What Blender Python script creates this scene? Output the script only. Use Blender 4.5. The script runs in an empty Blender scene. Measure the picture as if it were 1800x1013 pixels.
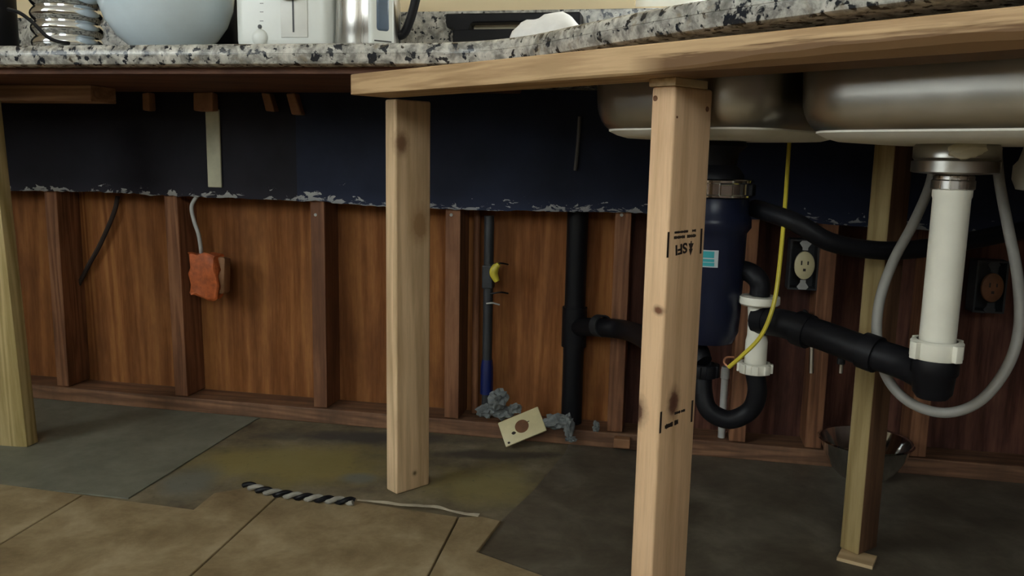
import bpy, bmesh, math, random
from mathutils import Vector, Matrix, noise

# ------------------------------------------------------------------ camera
F, HC, ROLL, H = 1450.0, 280.0, 0.02, 0.70       # focal (px of 1800), horizon row, roll, eye height
sc = bpy.context.scene
COL = sc.collection
TH = math.atan((506.5 - HC) / F)
RC = Matrix.Rotation(math.pi / 2 - TH, 3, 'X') @ Matrix.Rotation(ROLL, 3, 'Z')
CAM = Vector((0, 0, H))
cd = bpy.data.cameras.new('camera')
cd.sensor_width = 36.0
cd.lens = 36.0 * F / 1800.0
cd.clip_start = 0.02
cam = bpy.data.objects.new('camera', cd)
cam.matrix_world = Matrix.Translation(CAM) @ RC.to_4x4()
COL.objects.link(cam)
sc.camera = cam

# ------------------------------------------------------------------ light and exposure
w = bpy.data.worlds.new('daylight')
sc.world = w
w.use_nodes = True
bg = w.node_tree.nodes['Background']
bg.inputs[0].default_value = (0.93, 0.97, 0.99, 1)
bg.inputs[1].default_value = 1.0
sc.view_settings.view_transform = 'Standard'
sc.view_settings.look = 'None'
sc.view_settings.gamma = 1.0
sc.view_settings.use_curve_mapping = False
sc.view_settings.exposure = 3.22

def portal(name, loc, rot, sx, sy):
    l = bpy.data.lights.new(name, 'AREA')
    l.shape = 'RECTANGLE'; l.size = sx; l.size_y = sy
    l.cycles.is_portal = True
    o = bpy.data.objects.new(name, l)
    o.location = loc; o.rotation_euler = rot
    COL.objects.link(o)

# ------------------------------------------------------------------ pixel helpers
def ray(px, py):
    return RC @ Vector(((px - 900) / F, -(py - 506.5) / F, -1))
def on_plane(px, py, p0, n):
    d = ray(px, py); n = Vector(n)
    return CAM + d * ((Vector(p0) - CAM).dot(n) / d.dot(n))
def on_z(px, py, z=0.0):
    return on_plane(px, py, (0, 0, z), (0, 0, 1))
def at_y(px, py, y):
    return on_plane(px, py, (0, y, 0), (0, 1, 0))
# back wall frame: s runs right along the wall, t out of the wall into the room
WA = -math.atan2(0.400, 2.025)
WO = Vector((0, 2.003, 0))
WU = Vector((math.cos(WA), math.sin(WA), 0))
WN = Vector((math.sin(WA), -math.cos(WA), 0))
WM = Matrix(((WU.x, -WN.x, 0, WO.x), (WU.y, -WN.y, 0, WO.y), (0, 0, 1, 0), (0, 0, 0, 1)))   # local x=s, y=-t
def wl(s, t, z): return WO + WU * s + WN * t + Vector((0, 0, z))
def on_wall(px, py, t=0.0):
    p = on_plane(px, py, WO + WN * t, WN)
    return (p - WO).dot(WU), p.z
def wall_pt(px, py, t=0.0): return on_plane(px, py, WO + WN * t, WN)

# ------------------------------------------------------------------ materials
def nt(name):
    m = bpy.data.materials.new(name); m.use_nodes = True
    t = m.node_tree; b = t.nodes['Principled BSDF']
    return m, t, b
def N(t, typ, **kw):
    n = t.nodes.new(typ)
    for k, v in kw.items():
        if k in n.inputs: n.inputs[k].default_value = v
        else: setattr(n, k, v)
    return n
def L(t, a, b): t.links.new(a, b)
def ramp(t, src, stops):
    r = t.nodes.new('ShaderNodeValToRGB')
    e = r.color_ramp.elements
    while len(e) < len(stops): e.new(0.5)
    for el, (p, c) in zip(e, stops):
        el.position = p
        el.color = (c[0], c[1], c[2], 1) if not isinstance(c, (int, float)) else (c, c, c, 1)
    L(t, src, r.inputs[0])
    return r.outputs[0]
def mixc(t, fac, a, b, mode='MIX'):
    n = t.nodes.new('ShaderNodeMix'); n.data_type = 'RGBA'; n.blend_type = mode
    for s, v in ((n.inputs[0], fac), (n.inputs[6], a), (n.inputs[7], b)):
        if hasattr(v, 'links') or hasattr(v, 'is_linked'): L(t, v, s)
        elif isinstance(v, (int, float)): s.default_value = v
        else: s.default_value = (v[0], v[1], v[2], 1)
    return n.outputs[2]
def coords(t, scale=(1, 1, 1), loc=(0, 0, 0), src='Object'):
    tc = t.nodes.new('ShaderNodeTexCoord')
    mp = t.nodes.new('ShaderNodeMapping')
    mp.inputs['Scale'].default_value = scale
    mp.inputs['Location'].default_value = loc
    L(t, tc.outputs[src], mp.inputs['Vector'])
    return mp.outputs[0]
def noise_n(t, vec, scale, detail=4, rough=0.6, dist=0.0):
    n = N(t, 'ShaderNodeTexNoise', Scale=scale, Detail=detail, Roughness=rough, Distortion=dist)
    L(t, vec, n.inputs['Vector'])
    return n.outputs['Fac']
def bump(t, b, h, strength=0.3, dist=0.002):
    bn = N(t, 'ShaderNodeBump', Strength=strength, Distance=dist)
    L(t, h, bn.inputs['Height']); L(t, bn.outputs[0], b.inputs['Normal'])
def plain(name, c, rough=0.5, metal=0.0, var=0.15, scale=25.0, bmp=0.0, **kw):
    m, t, b = nt(name)
    v = coords(t)
    f = noise_n(t, v, scale)
    hi = tuple(min(1, x * (1 + var)) for x in c); lo = tuple(x * (1 - var) for x in c)
    L(t, ramp(t, f, [(0.3, lo), (0.7, hi)]), b.inputs['Base Color'])
    b.inputs['Roughness'].default_value = rough
    b.inputs['Metallic'].default_value = metal
    for k, x in kw.items(): b.inputs[k.replace('_', ' ')].default_value = x
    if bmp: bump(t, b, f, bmp)
    return m
def wood(name, lo, hi, axis='Z', knots=(), ring=9.0, seed=0.0, rough=0.65, stain=None, wane=None, spec=0.35):
    """long-grain timber; knots = (local point, radius, depth of tone, stretch along grain)"""
    m, t, b = nt(name)
    long = {'X': (0.06, 1, 1), 'Y': (1, 0.06, 1), 'Z': (1, 1, 0.06)}[axis]
    v = coords(t, long, (seed, seed * 1.7, seed * .3))
    g = noise_n(t, v, ring, 3, 0.5, 0.6)
    wv = N(t, 'ShaderNodeMath', operation='SINE')
    ml = N(t, 'ShaderNodeMath', operation='MULTIPLY'); ml.inputs[1].default_value = 60.0
    L(t, g, ml.inputs[0]); L(t, ml.outputs[0], wv.inputs[0])
    fine = noise_n(t, v, 140.0, 4, 0.7)
    ad = N(t, 'ShaderNodeMath', operation='MULTIPLY_ADD'); ad.inputs[1].default_value = 0.22
    L(t, wv.outputs[0], ad.inputs[0]); L(t, fine, ad.inputs[2])
    col = ramp(t, ad.outputs[0], [(0.2, lo), (0.75, hi)])
    bl = noise_n(t, coords(t, (1, 1, 1), (seed * 3, 0, 0)), 4.0, 2)
    col = mixc(t, 0.35, col, ramp(t, bl, [(0.3, (.62, .58, .5)), (0.7, (1, 1, 1))]), 'MULTIPLY')
    tc = t.nodes.new('ShaderNodeTexCoord')
    for (p, r, tone, st) in knots:
        r = r * 1.5
        sb = N(t, 'ShaderNodeVectorMath', operation='SUBTRACT'); sb.inputs[1].default_value = p
        L(t, tc.outputs['Object'], sb.inputs[0])
        scv = N(t, 'ShaderNodeVectorMath', operation='MULTIPLY')
        k = 1.0 / st
        scv.inputs[1].default_value = {'X': (k, 1, 1), 'Y': (1, k, 1), 'Z': (1, 1, k)}[axis]
        L(t, sb.outputs[0], scv.inputs[0])
        ln = N(t, 'ShaderNodeVectorMath', operation='LENGTH'); L(t, scv.outputs[0], ln.inputs[0])
        wob = N(t, 'ShaderNodeMath', operation='MULTIPLY_ADD'); wob.inputs[1].default_value = r * 0.7
        L(t, noise_n(t, coords(t), 90.0, 2), wob.inputs[0]); L(t, ln.outputs['Value'], wob.inputs[2])
        f = ramp(t, wob.outputs[0], [(0.0, 1.0), (min(0.98, r * 1.1), 0.92), (min(0.985, r * 1.35), 0.45), (min(0.99, r * 2.1), 0.0)])
        col = mixc(t, f, col, tone)
    if wane:   # bark-brown lower edge: (local z limit, colour)
        sx = t.nodes.new('ShaderNodeSeparateXYZ'); L(t, tc.outputs['Object'], sx.inputs[0])
        a = N(t, 'ShaderNodeMath', operation='MULTIPLY_ADD'); a.inputs[1].default_value = -0.03
        L(t, noise_n(t, coords(t, (1.2, 4, 30)), 9.0, 4), a.inputs[0]); L(t, sx.outputs['Z'], a.inputs[2])
        xs = ramp(t, sx.outputs['X'], [(0.0, 0.0), (wane[2], 0.0), (wane[2] + 0.06, 1.0)])
        f = ramp(t, a.outputs[0], [(0.0, 1.0), (wane[0], 1.0), (wane[0] + 0.006, 0.0)])
        mm = N(t, 'ShaderNodeMath', operation='MULTIPLY'); L(t, f, mm.inputs[0]); L(t, xs, mm.inputs[1])
        col = mixc(t, mm.outputs[0], col, wane[1])
    if stain: col = mixc(t, ramp(t, noise_n(t, coords(t, (1, 1, .4)), 5.0, 5, .7), [(0.42, 0.0), (0.7, 0.85)]), col, stain)
    L(t, col, b.inputs['Base Color'])
    b.inputs['Roughness'].default_value = rough
    b.inputs['Specular IOR Level'].default_value = spec
    bump(t, b, ad.outputs[0], 0.15, 0.001)
    return m
def granite(name, base=(.42, .405, .37)):
    m, t, b = nt(name)
    v = coords(t)
    a = noise_n(t, v, 42.0, 5, 0.65, 0.4)
    col = ramp(t, a, [(0.30, tuple(x * .33 for x in base)), (0.44, tuple(x * .62 for x in base)), (0.52, base), (0.66, tuple(min(1, x * 1.5) for x in base))])
    d = noise_n(t, coords(t, (1, 1, 1), (3, 1, 7)), 62.0, 3, 0.55, 0.3)
    col = mixc(t, ramp(t, d, [(0.555, 0.0), (0.60, 1.0)]), col, (.018, .02, .026))
    c = noise_n(t, coords(t, (1, 1, 1), (9, 4, 1)), 30.0, 3, 0.6)
    col = mixc(t, ramp(t, c, [(0.60, 0.0), (0.72, .55)]), col, (.25, .19, .11))
    L(t, col, b.inputs['Base Color'])
    b.inputs['Roughness'].default_value = 0.22
    return m
def painted(name, c, chip=(.55, .55, .52), band=0.05):
    """dark paint on plasterboard with white chips along the broken lower edge (local z=0)"""
    m, t, b = nt(name)
    v = coords(t)
    f = noise_n(t, v, 6.0, 4)
    col = ramp(t, f, [(0.3, tuple(x * .7 for x in c)), (0.7, tuple(x * 1.35 for x in c))])
    at = N(t, 'ShaderNodeAttribute', attribute_name='edge')
    ch = noise_n(t, coords(t, (1, 1, 2.3)), 26.0, 5, 0.62, 0.7)
    sub = N(t, 'ShaderNodeMath', operation='MULTIPLY_ADD'); sub.inputs[1].default_value = -0.26
    L(t, at.outputs['Fac'], sub.inputs[0]); L(t, ch, sub.inputs[2])
    col = mixc(t, ramp(t, sub.outputs[0], [(0.50, 0.0), (0.52, 1.0)]), col, chip)
    sc1 = ramp(t, at.outputs['Fac'], [(0.0, .55), (0.9, 0.0)])
    col = mixc(t, sc1, col, tuple(x * 2.2 for x in c))
    L(t, col, b.inputs['Base Color'])
    b.inputs['Roughness'].default_value = 0.6
    b.inputs['Specular IOR Level'].default_value = 0.15
    bump(t, b, ch, 0.2, 0.001)
    return m
def floor_old(name):
    """old subfloor: grey-brown with yellow glue and dark dirt in blotches of their own shape"""
    m, t, b = nt(name)
    tc = t.nodes.new('ShaderNodeTexCoord')
    v = coords(t, src='Object')
    f = noise_n(t, v, 7.0, 6, 0.7)
    col = ramp(t, f, [(0.3, (.075, .055, .033)), (0.5, (.16, .13, .08)), (0.7, (.26, .225, .15))])
    for (p, rx, ry, tone, amt) in ((on_z(520, 815), .30, .16, (.27, .215, .07), .8), (on_z(850, 850), .16, .13, (.27, .22, .08), .7),
                                   (on_z(630, 842), .05, .035, (.16, .17, .15), .8), (on_z(640, 770), .3, .05, (.06, .055, .05), .9),
                                   (on_z(870, 800), .22, .035, (.055, .045, .035), .85), (on_z(330, 850), .07, .12, (.15, .155, .13), .8)):
        sb = N(t, 'ShaderNodeVectorMath', operation='SUBTRACT'); sb.inputs[1].default_value = p
        L(t, tc.outputs['Object'], sb.inputs[0])
        ml = N(t, 'ShaderNodeVectorMath', operation='MULTIPLY'); ml.inputs[1].default_value = (1 / rx, 1 / ry, 0)
        L(t, sb.outputs[0], ml.inputs[0])
        ln = N(t, 'ShaderNodeVectorMath', operation='LENGTH'); L(t, ml.outputs[0], ln.inputs[0])
        wob = N(t, 'ShaderNodeMath', operation='MULTIPLY_ADD'); wob.inputs[1].default_value = 1.3
        L(t, noise_n(t, v, 9.0, 4), wob.inputs[0]); L(t, ln.outputs['Value'], wob.inputs[2])
        q = N(t, 'ShaderNodeMath', operation='MULTIPLY'); q.inputs[1].default_value = 0.5; L(t, wob.outputs[0], q.inputs[0])
        col = mixc(t, ramp(t, q.outputs[0], [(0.55, amt), (0.85, 0.0)]), col, tone)
    sp = noise_n(t, v, 60.0, 4, .7)
    col = mixc(t, ramp(t, sp, [(0.6, 0.0), (0.75, .6)]), col, (.07, .06, .045))
    L(t, col, b.inputs['Base Color'])
    b.inputs['Roughness'].default_value = 0.75
    bump(t, b, f, 0.25, 0.003)
    return m
def stone_tile(name, lo, mid, hi, scale=5.0):
    m, t, b = nt(name)
    v = coords(t)
    f = noise_n(t, v, scale, 6, 0.68, 0.3)
    col = ramp(t, f, [(0.3, lo), (0.5, mid), (0.7, hi)])
    g = noise_n(t, coords(t, (1, 1, 1), (5, 5, 5)), scale * 6, 4)
    col = mixc(t, 0.35, col, ramp(t, g, [(0.3, (.6, .58, .52)), (0.7, (1, 1, 1))]), 'MULTIPLY')
    L(t, col, b.inputs['Base Color'])
    b.inputs['Roughness'].default_value = 0.55
    bump(t, b, f, 0.15, 0.002)
    return m
def steel(name, c=(.55, .55, .54), rough=0.32, streak='Z'):
    m, t, b = nt(name)
    s = {'X': (.02, 1, 1), 'Z': (1, 1, .02), 'N': (1, 1, 1)}[streak]
    f = noise_n(t, coords(t, s), 14.0 if streak == 'N' else 120.0, 2)
    L(t, ramp(t, f, [(0.3, tuple(x * .90 for x in c)), (0.7, tuple(min(1, x * 1.06) for x in c))]), b.inputs['Base Color'])
    b.inputs['Metallic'].default_value = 1.0
    L(t, ramp(t, f, [(0.3, rough * .92), (0.7, rough * 1.1)]), b.inputs['Roughness'])
    return m
def glass_pane(name):
    m, t, b = nt(name)
    tr = t.nodes.new('ShaderNodeBsdfTransparent'); tr.inputs[0].default_value = (.96, .98, .97, 1)
    gl = N(t, 'ShaderNodeBsdfGlossy', Roughness=0.02)
    mx = t.nodes.new('ShaderNodeMixShader'); mx.inputs[0].default_value = 0.05
    L(t, tr.outputs[0], mx.inputs[1]); L(t, gl.outputs[0], mx.inputs[2])
    L(t, mx.outputs[0], t.nodes['Material Output'].inputs[0])
    return m

M = {}
M['granite'] = granite('granite_speckled')
M['ply_red'] = wood('plywood_reddish', (.09, .036, .022), (.165, .072, .043), 'X', ring=5)
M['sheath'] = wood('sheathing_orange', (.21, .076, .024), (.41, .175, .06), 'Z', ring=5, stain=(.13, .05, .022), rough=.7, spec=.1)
M['sheath_dark'] = wood('sheathing_dark', (.075, .03, .022), (.19, .085, .06), 'Z', ring=6, stain=(.035, .018, .018), rough=.75, spec=.1)  # darker-stained wood, its tone also carrying the shade behind the sink
M['stud'] = wood('stud_red_brown', (.16, .065, .03), (.33, .15, .075), 'Z', ring=10, stain=(.10, .04, .02))
M['plate'] = wood('plate_brown', (.13, .062, .035), (.30, .155, .085), 'X', ring=10, stain=(.09, .05, .03))
M['navy'] = painted('paint_navy', (.014, .018, .036))
M['blackpaint'] = painted('paint_black', (.012, .011, .016))
M['cavity'] = plain('cavity_dark', (.03, .018, .014), .8)
M['wallpaint'] = plain('wall_beige', (.74, .60, .38), .7, var=.05, scale=4)
M['ceil'] = plain('ceiling_white', (.75, .72, .67), .8, var=.03)
def room_wall():          # unseen walls: beige above, lower part made dark to cut low bounce
    m, t, b = nt('room_wall')
    tc = t.nodes.new('ShaderNodeTexCoord'); sx = t.nodes.new('ShaderNodeSeparateXYZ'); L(t, tc.outputs['Object'], sx.inputs[0])
    gt = N(t, 'ShaderNodeMath', operation='GREATER_THAN'); gt.inputs[1].default_value = 0.95; L(t, sx.outputs['Z'], gt.inputs[0])
    wd = ramp(t, noise_n(t, coords(t, (9, 9, .6)), 12.0), [(.3, (.06, .035, .022)), (.7, (.11, .065, .04))])
    L(t, mixc(t, gt.outputs[0], wd, (.50, .44, .34)), b.inputs['Base Color']); b.inputs['Roughness'].default_value = .8
    return m
M['roomwall'] = room_wall()
M['floor'] = floor_old('subfloor_worn')
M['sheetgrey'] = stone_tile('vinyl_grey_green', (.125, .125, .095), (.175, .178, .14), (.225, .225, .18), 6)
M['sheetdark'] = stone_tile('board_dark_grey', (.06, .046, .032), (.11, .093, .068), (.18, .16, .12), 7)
M['tile'] = stone_tile('tile_tan', (.175, .12, .06), (.30, .225, .125), (.43, .345, .215), 8)
M['white'] = plain('plastic_white', (.72, .72, .68), .35, var=.04)
M['appl_white'] = plain('appliance_white', (.74, .76, .73), .3, var=.02)
M['pvc'] = plain('pvc_white', (.76, .74, .64), .35, var=.04)
M['black'] = plain('plastic_black', (.006, .006, .008), .45, var=.2, Specular_IOR_Level=.2)
M['abs'] = plain('abs_black', (.007, .007, .009), .5, var=.2, Specular_IOR_Level=.2)
M['dispose'] = plain('enamel_navy_black', (.008, .011, .028), .3, var=.15, Specular_IOR_Level=.3)
M['chrome'] = steel('chrome', (.75, .76, .77), .10, 'N')
M['steel'] = steel('sink_steel', (.44, .425, .39), .30, 'N')
M['brushed'] = steel('kettle_steel', (.62, .60, .57), .28, 'Z')
M['coat'] = plain('sink_undercoat', (.78, .76, .67), .7, var=.06)
M['putty'] = plain('putty_cream', (.62, .58, .44), .7, var=.1)
M['hose'] = plain('hose_grey', (.30, .29, .265), .5, var=.1)
M['darkgrey'] = plain('cable_dark_grey', (.10, .095, .09), .6)
M['dirtywhite'] = plain('strip_dirty_white', (.27, .255, .22), .8, var=.3)
M['torn'] = plain('strip_torn', (.42, .37, .28), .8, var=.2)
M['yellow'] = plain('wire_yellow', (.60, .50, .05), .4)
M['copper'] = plain('copper', (.50, .22, .12), .4, 0.6)
M['orange'] = plain('box_orange', (.42, .095, .022), .6, var=.35, scale=60, bmp=.5)
M['cable'] = plain('cable_grey', (.42, .42, .40), .5)
M['cream'] = plain('plate_cream', (.66, .58, .34), .4, var=.08)
M['cream2'] = plain('panel_cream', (.80, .72, .52), .5, var=.05)
M['holebrown'] = plain('hole_brown', (.16, .065, .025), .7, var=.3)
M['ink'] = plain('ink_black', (.03, .018, .014), .7)
M['teal'] = plain('label_teal', (.03, .33, .36), .4, var=.05)
M['labelwhite'] = plain('label_pale', (.45, .50, .52), .4, var=.05)
M['blue'] = plain('sleeve_blue', (.004, .012, .09), .4)
M['foam'] = plain('debris_grey', (.17, .185, .185), .7, var=.4, scale=40, bmp=.6)
M['bowlglass'] = plain('bowl_frosted', (.66, .77, .85), .18, var=.03, Coat_Weight=0.5)
M['cloth'] = plain('cloth_white', (.80, .78, .76), .85, var=.04, scale=60)
M['sheer'] = plain('window_blue_plastic', (.10, .14, .20), .12, var=.1)
M['strip'] = plain('plaster_pale', (.50, .49, .36), .8, var=.12, bmp=.3)
M['chipwood'] = plain('cleat_wood', (.27, .13, .06), .7, var=.2)
M['pipegrey'] = plain('pipe_grey', (.035, .038, .042), .45, .2, var=.2)
M['glasspane'] = glass_pane('window_glass')
M['amber'] = steel('brass_mirror', (.80, .62, .22), .12, 'N')
M['darkdot'] = plain('dark_mark', (.05, .05, .055), .5)
M['shim'] = wood('shim_pine', (.42, .29, .15), (.62, .46, .27), 'X')

# ------------------------------------------------------------------ mesh helpers
def link(name, me, mat, parent=None, mw=None):
    o = bpy.data.objects.new(name, me)
    COL.objects.link(o)
    if mat is not None and not me.materials: me.materials.append(mat)
    mw = mw or Matrix.Identity(4)
    if parent is not None:
        o.parent = parent
        o.matrix_local = WMAT[parent.name].inverted() @ mw
    else:
        o.matrix_world = mw
    WMAT[o.name] = mw
    return o
WMAT = {}
def mesh(bm, name, smooth=False):
    me = bpy.data.meshes.new(name)
    bmesh.ops.recalc_face_normals(bm, faces=bm.faces)
    bm.to_mesh(me); bm.free()
    if smooth:
        for p in me.polygons: p.use_smooth = True
        try: me.set_sharp_from_angle(angle=math.radians(40))
        except Exception: pass
    return me
def obj(name, bm, mat, parent=None, mw=None, smooth=False, recenter=True):
    """bm in world coordinates (mw None: origin moved to base centre) or local coordinates of mw"""
    if mw is None and recenter:
        xs = [v.co for v in bm.verts]
        c = Vector(((min(v.x for v in xs) + max(v.x for v in xs)) / 2, (min(v.y for v in xs) + max(v.y for v in xs)) / 2, min(v.z for v in xs)))
        mw = Matrix.Translation(c)
        for v in bm.verts: v.co -= c
    return link(name, mesh(bm, name, smooth), mat, parent, mw)
def thing(name, loc, label, cat, group=None):
    o = bpy.data.objects.new(name, None)
    o.empty_display_size = .05
    COL.objects.link(o)
    o.location = loc
    WMAT[o.name] = Matrix.Translation(Vector(loc))
    return tag(o, label, cat, group)
def tag(o, label, cat, group=None):
    o['label'] = label; o['category'] = cat
    if group: o['group'] = group
    return o
def struct(o):
    o['kind'] = 'structure'; return o
def box(lo, hi, bev=0.0, seg=2, bm=None):
    new = bm is None
    b = bmesh.new()
    bmesh.ops.create_cube(b, size=1)
    for v in b.verts:
        v.co = Vector([lo[i] + (v.co[i] + .5) * (hi[i] - lo[i]) for i in range(3)])
    if bev: bmesh.ops.bevel(b, geom=list(b.edges), offset=bev, segments=seg, affect='EDGES', profile=.5)
    if new: return b
    return join(bm, b)
def join(bm, b, mw=None):
    if mw is not None: b.transform(mw)
    me = bpy.data.meshes.new('tmp'); b.to_mesh(me); b.free()
    bm.from_mesh(me); bpy.data.meshes.remove(me)
    return bm
def prism(poly, z0, z1, bev=0.0):
    b = bmesh.new()
    vs = [b.verts.new((p[0], p[1], z0)) for p in poly]
    f = b.faces.new(vs)
    r = bmesh.ops.extrude_face_region(b, geom=[f])
    for v in r['geom']:
        if isinstance(v, bmesh.types.BMVert): v.co.z = z1
    if bev:
        bmesh.ops.bevel(b, geom=[e for e in b.edges if abs(e.verts[0].co.z - e.verts[1].co.z) < 1e-6 and e.verts[0].co.z > (z0 + z1) / 2], offset=bev, segments=1, affect='EDGES')
    return b
def lathe(prof, c, seg=32, axis=(0, 0, 1), bm=None):
    """prof: (radius, height) along axis from c"""
    b = bmesh.new()
    q = Vector((0, 0, 1)).rotation_difference(Vector(axis).normalized())
    rows = []
    for r, h in prof:
        if r < 1e-6: rows.append([b.verts.new(q @ Vector((0, 0, h)) + Vector(c))])
        else: rows.append([b.verts.new(q @ Vector((r * math.cos(2 * math.pi * k / seg), r * math.sin(2 * math.pi * k / seg), h)) + Vector(c)) for k in range(seg)])
    for a, d in zip(rows, rows[1:]):
        for k in range(seg):
            k2 = (k + 1) % seg
            if len(a) == 1 and len(d) == 1: continue
            if len(a) == 1: b.faces.new((a[0], d[k], d[k2]))
            elif len(d) == 1: b.faces.new((a[k], a[k2], d[0]))
            else: b.faces.new((a[k], a[k2], d[k2], d[k]))
    if bm is not None: return join(bm, b)
    return b
def spline(pts, n=10):
    P = [Vector(p) for p in pts]
    P = [2 * P[0] - P[1]] + P + [2 * P[-1] - P[-2]]
    out = []
    for i in range(1, len(P) - 2):
        for k in range(n):
            t = k / n
            out.append(.5 * ((2 * P[i]) + (P[i + 1] - P[i - 1]) * t + (2 * P[i - 1] - 5 * P[i] + 4 * P[i + 1] - P[i + 2]) * t * t + (-P[i - 1] + 3 * P[i] - 3 * P[i + 1] + P[i + 2]) * t ** 3))
    out.append(P[-2])
    return out
def tube(pts, r, seg=12, smooth_n=8, bm=None, cap=True):
    P = spline(pts, smooth_n) if smooth_n else [Vector(p) for p in pts]
    b = bmesh.new(); rows = []
    up = None
    for i, p in enumerate(P):
        d = (P[min(i + 1, len(P) - 1)] - P[max(i - 1, 0)]).normalized()
        if up is None: up = d.orthogonal().normalized()
        up = (up - d * up.dot(d)).normalized()
        s = d.cross(up)
        rr = r(i / (len(P) - 1)) if callable(r) else r
        rows.append([b.verts.new(p + (up * math.cos(2 * math.pi * k / seg) + s * math.sin(2 * math.pi * k / seg)) * rr) for k in range(seg)])
    for a, c in zip(rows, rows[1:]):
        for k in range(seg): b.faces.new((a[k], a[(k + 1) % seg], c[(k + 1) % seg], c[k]))
    if cap:
        b.faces.new(rows[0][::-1]); b.faces.new(rows[-1])
    if bm is not None: return join(bm, b)
    return b
def text_mesh(body, size, mw):
    cu = bpy.data.curves.new('t', 'FONT'); cu.body = body; cu.size = size; cu.align_x = 'CENTER'; cu.align_y = 'CENTER'
    cu.extrude = 0.0002; cu.offset = size * .03
    o = bpy.data.objects.new('t', cu); COL.objects.link(o)
    dg = bpy.context.evaluated_depsgraph_get()
    me = bpy.data.meshes.new_from_object(o.evaluated_get(dg))
    b = bmesh.new(); b.from_mesh(me); b.transform(mw)
    bpy.data.objects.remove(o); bpy.data.curves.remove(cu); bpy.data.meshes.remove(me)
    return b
def blob(c, size, amp=.4, seed=0, sub=3, freq=2.2):
    b = bmesh.new()
    bmesh.ops.create_icosphere(b, subdivisions=sub, radius=1)
    for v in b.verts:
        n = noise.noise(v.co * freq + Vector((seed, seed * 2.3, 1))) + .5 * noise.noise(v.co * freq * 2.7 + Vector((seed, 3, 1)))
        k = 1 + amp * n
        v.co = Vector((c[0] + v.co.x * size[0] * k, c[1] + v.co.y * size[1] * k, c[2] + v.co.z * size[2] * k))
    return b

# ------------------------------------------------------------------ room shell
ZC = 2.45
S0, S1 = -2.45, 1.62                        # back wall from left corner to right corner
TF = 4.6                                   # depth of the room towards the viewer
zsill, zhead = 1.045, 2.0
ws0, ws1 = on_wall(1116, 8, .013)[0], 1.35
M4 = WM
def wb(s0, s1, t0, t1, z0, z1, bev=0): return box((s0, -t1, z0), (s1, -t0, z1), bev)
bm = wb(S0, ws0, -.12, .013, .8625, ZC)
join(bm, wb(ws1, S1, -.12, .013, .8625, ZC)); join(bm, wb(ws0, ws1, -.12, .013, .8625, zsill)); join(bm, wb(ws0, ws1, -.12, .013, zhead, ZC))
wall_back = struct(obj('wall_back', bm, M['wallpaint'], mw=M4))
bm = wb(S0 - .1, S1 + .1, -.12, TF, -.06, 0)
fl = struct(obj('floor', bm, M['floor'], mw=M4))
# the floor texture is laid out in world coordinates: rebuild with identity matrix
fl.data.transform(M4); fl.matrix_world = Matrix.Identity(4); WMAT[fl.name] = Matrix.Identity(4)
struct(obj('ceiling', wb(S0 - .1, S1 + .1, -.12, TF, ZC, ZC + .06), M['ceil'], mw=M4))
struct(obj('wall_right', wb(S1, S1 + .1, -.12, TF, 0, ZC), M['roomwall'], mw=M4))
fs0, fs1, fz0, fz1 = -.3, 1.5, 1.55, 2.38
bm = wb(S0, fs0, TF, TF + .1, 0, ZC)
join(bm, wb(fs1, S1, TF, TF + .1, 0, ZC)); join(bm, wb(fs0, fs1, TF, TF + .1, 0, fz0)); join(bm, wb(fs0, fs1, TF, TF + .1, fz1, ZC))
struct(obj('wall_front', bm, M['roomwall'], mw=M4))
# left wall with a wide window
lt0, lt1, lz0, lz1 = 2.1, 4.45, 1.05, 2.38
bm = wb(S0 - .1, S0, -.12, lt0, 0, ZC)
join(bm, wb(S0 - .1, S0, lt1, TF, 0, ZC)); join(bm, wb(S0 - .1, S0, lt0, lt1, 0, lz0)); join(bm, wb(S0 - .1, S0, lt0, lt1, lz1, ZC))
struct(obj('wall_left', bm, M['roomwall'], mw=M4))
def window(name, mk, a0, a1, z0, z1, n):
    f = .022
    b = mk(a0, a1, z0, z0 + f); join(b, mk(a0, a1, z1 - f, z1)); join(b, mk(a0, a0 + f, z0 + f, z1 - f)); join(b, mk(a1 - f, a1, z0 + f, z1 - f))
    wo = struct(obj(name, b, M['white'], mw=M4))
    for k in range(1, n):
        x = a0 + (a1 - a0) * k / n
        obj('mullion', mk(x - .02, x + .02, z0 + f, z1 - f), M['white'], wo, M4)
    return wo
w1 = window('window_1', lambda a, b, c, d: wb(a, b, -.035, -.008, c, d), ws0, ws1, zsill, zhead, 2)
obj('pane', wb(ws0 + .02, ws1 - .02, -.024, -.020, zsill + .02, zhead - .02), M['glasspane'], w1, M4)
w2 = window('window_2', lambda a, b, c, d: box((S0 - .07, -b, c), (S0 - .03, -a, d)), lt0, lt1, lz0, lz1, 3)
obj('pane', box((S0 - .052, -lt1 + .04, lz0 + .04), (S0 - .048, -lt0 - .04, lz1 - .04)), M['glasspane'], w2, M4)
w3 = window('fill_window', lambda a, b, c, d: wb(a, b, TF + .03, TF + .08, c, d), fs0, fs1, fz0, fz1, 2)  # unseen window, added to light the right faces of the posts
obj('pane', wb(fs0 + .04, fs1 - .04, TF + .053, TF + .057, fz0 + .04, fz1 - .04), M['glasspane'], w3, M4)
portal('fill_window_daylight', wl((fs0 + fs1) / 2, TF + .105, (fz0 + fz1) / 2), (math.pi / 2, 0, WA), fs1 - fs0, fz1 - fz0)
pc = wl((ws0 + ws1) / 2, -.125, (zsill + zhead) / 2)
portal('window_daylight', pc, (math.pi / 2, 0, WA + math.pi), ws1 - ws0, zhead - zsill)
pc = wl(S0 - .105, (lt0 + lt1) / 2, (lz0 + lz1) / 2)
portal('side_window_daylight', pc, (math.pi / 2, 0, WA + math.pi / 2), lt1 - lt0, lz1 - lz0)

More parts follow.
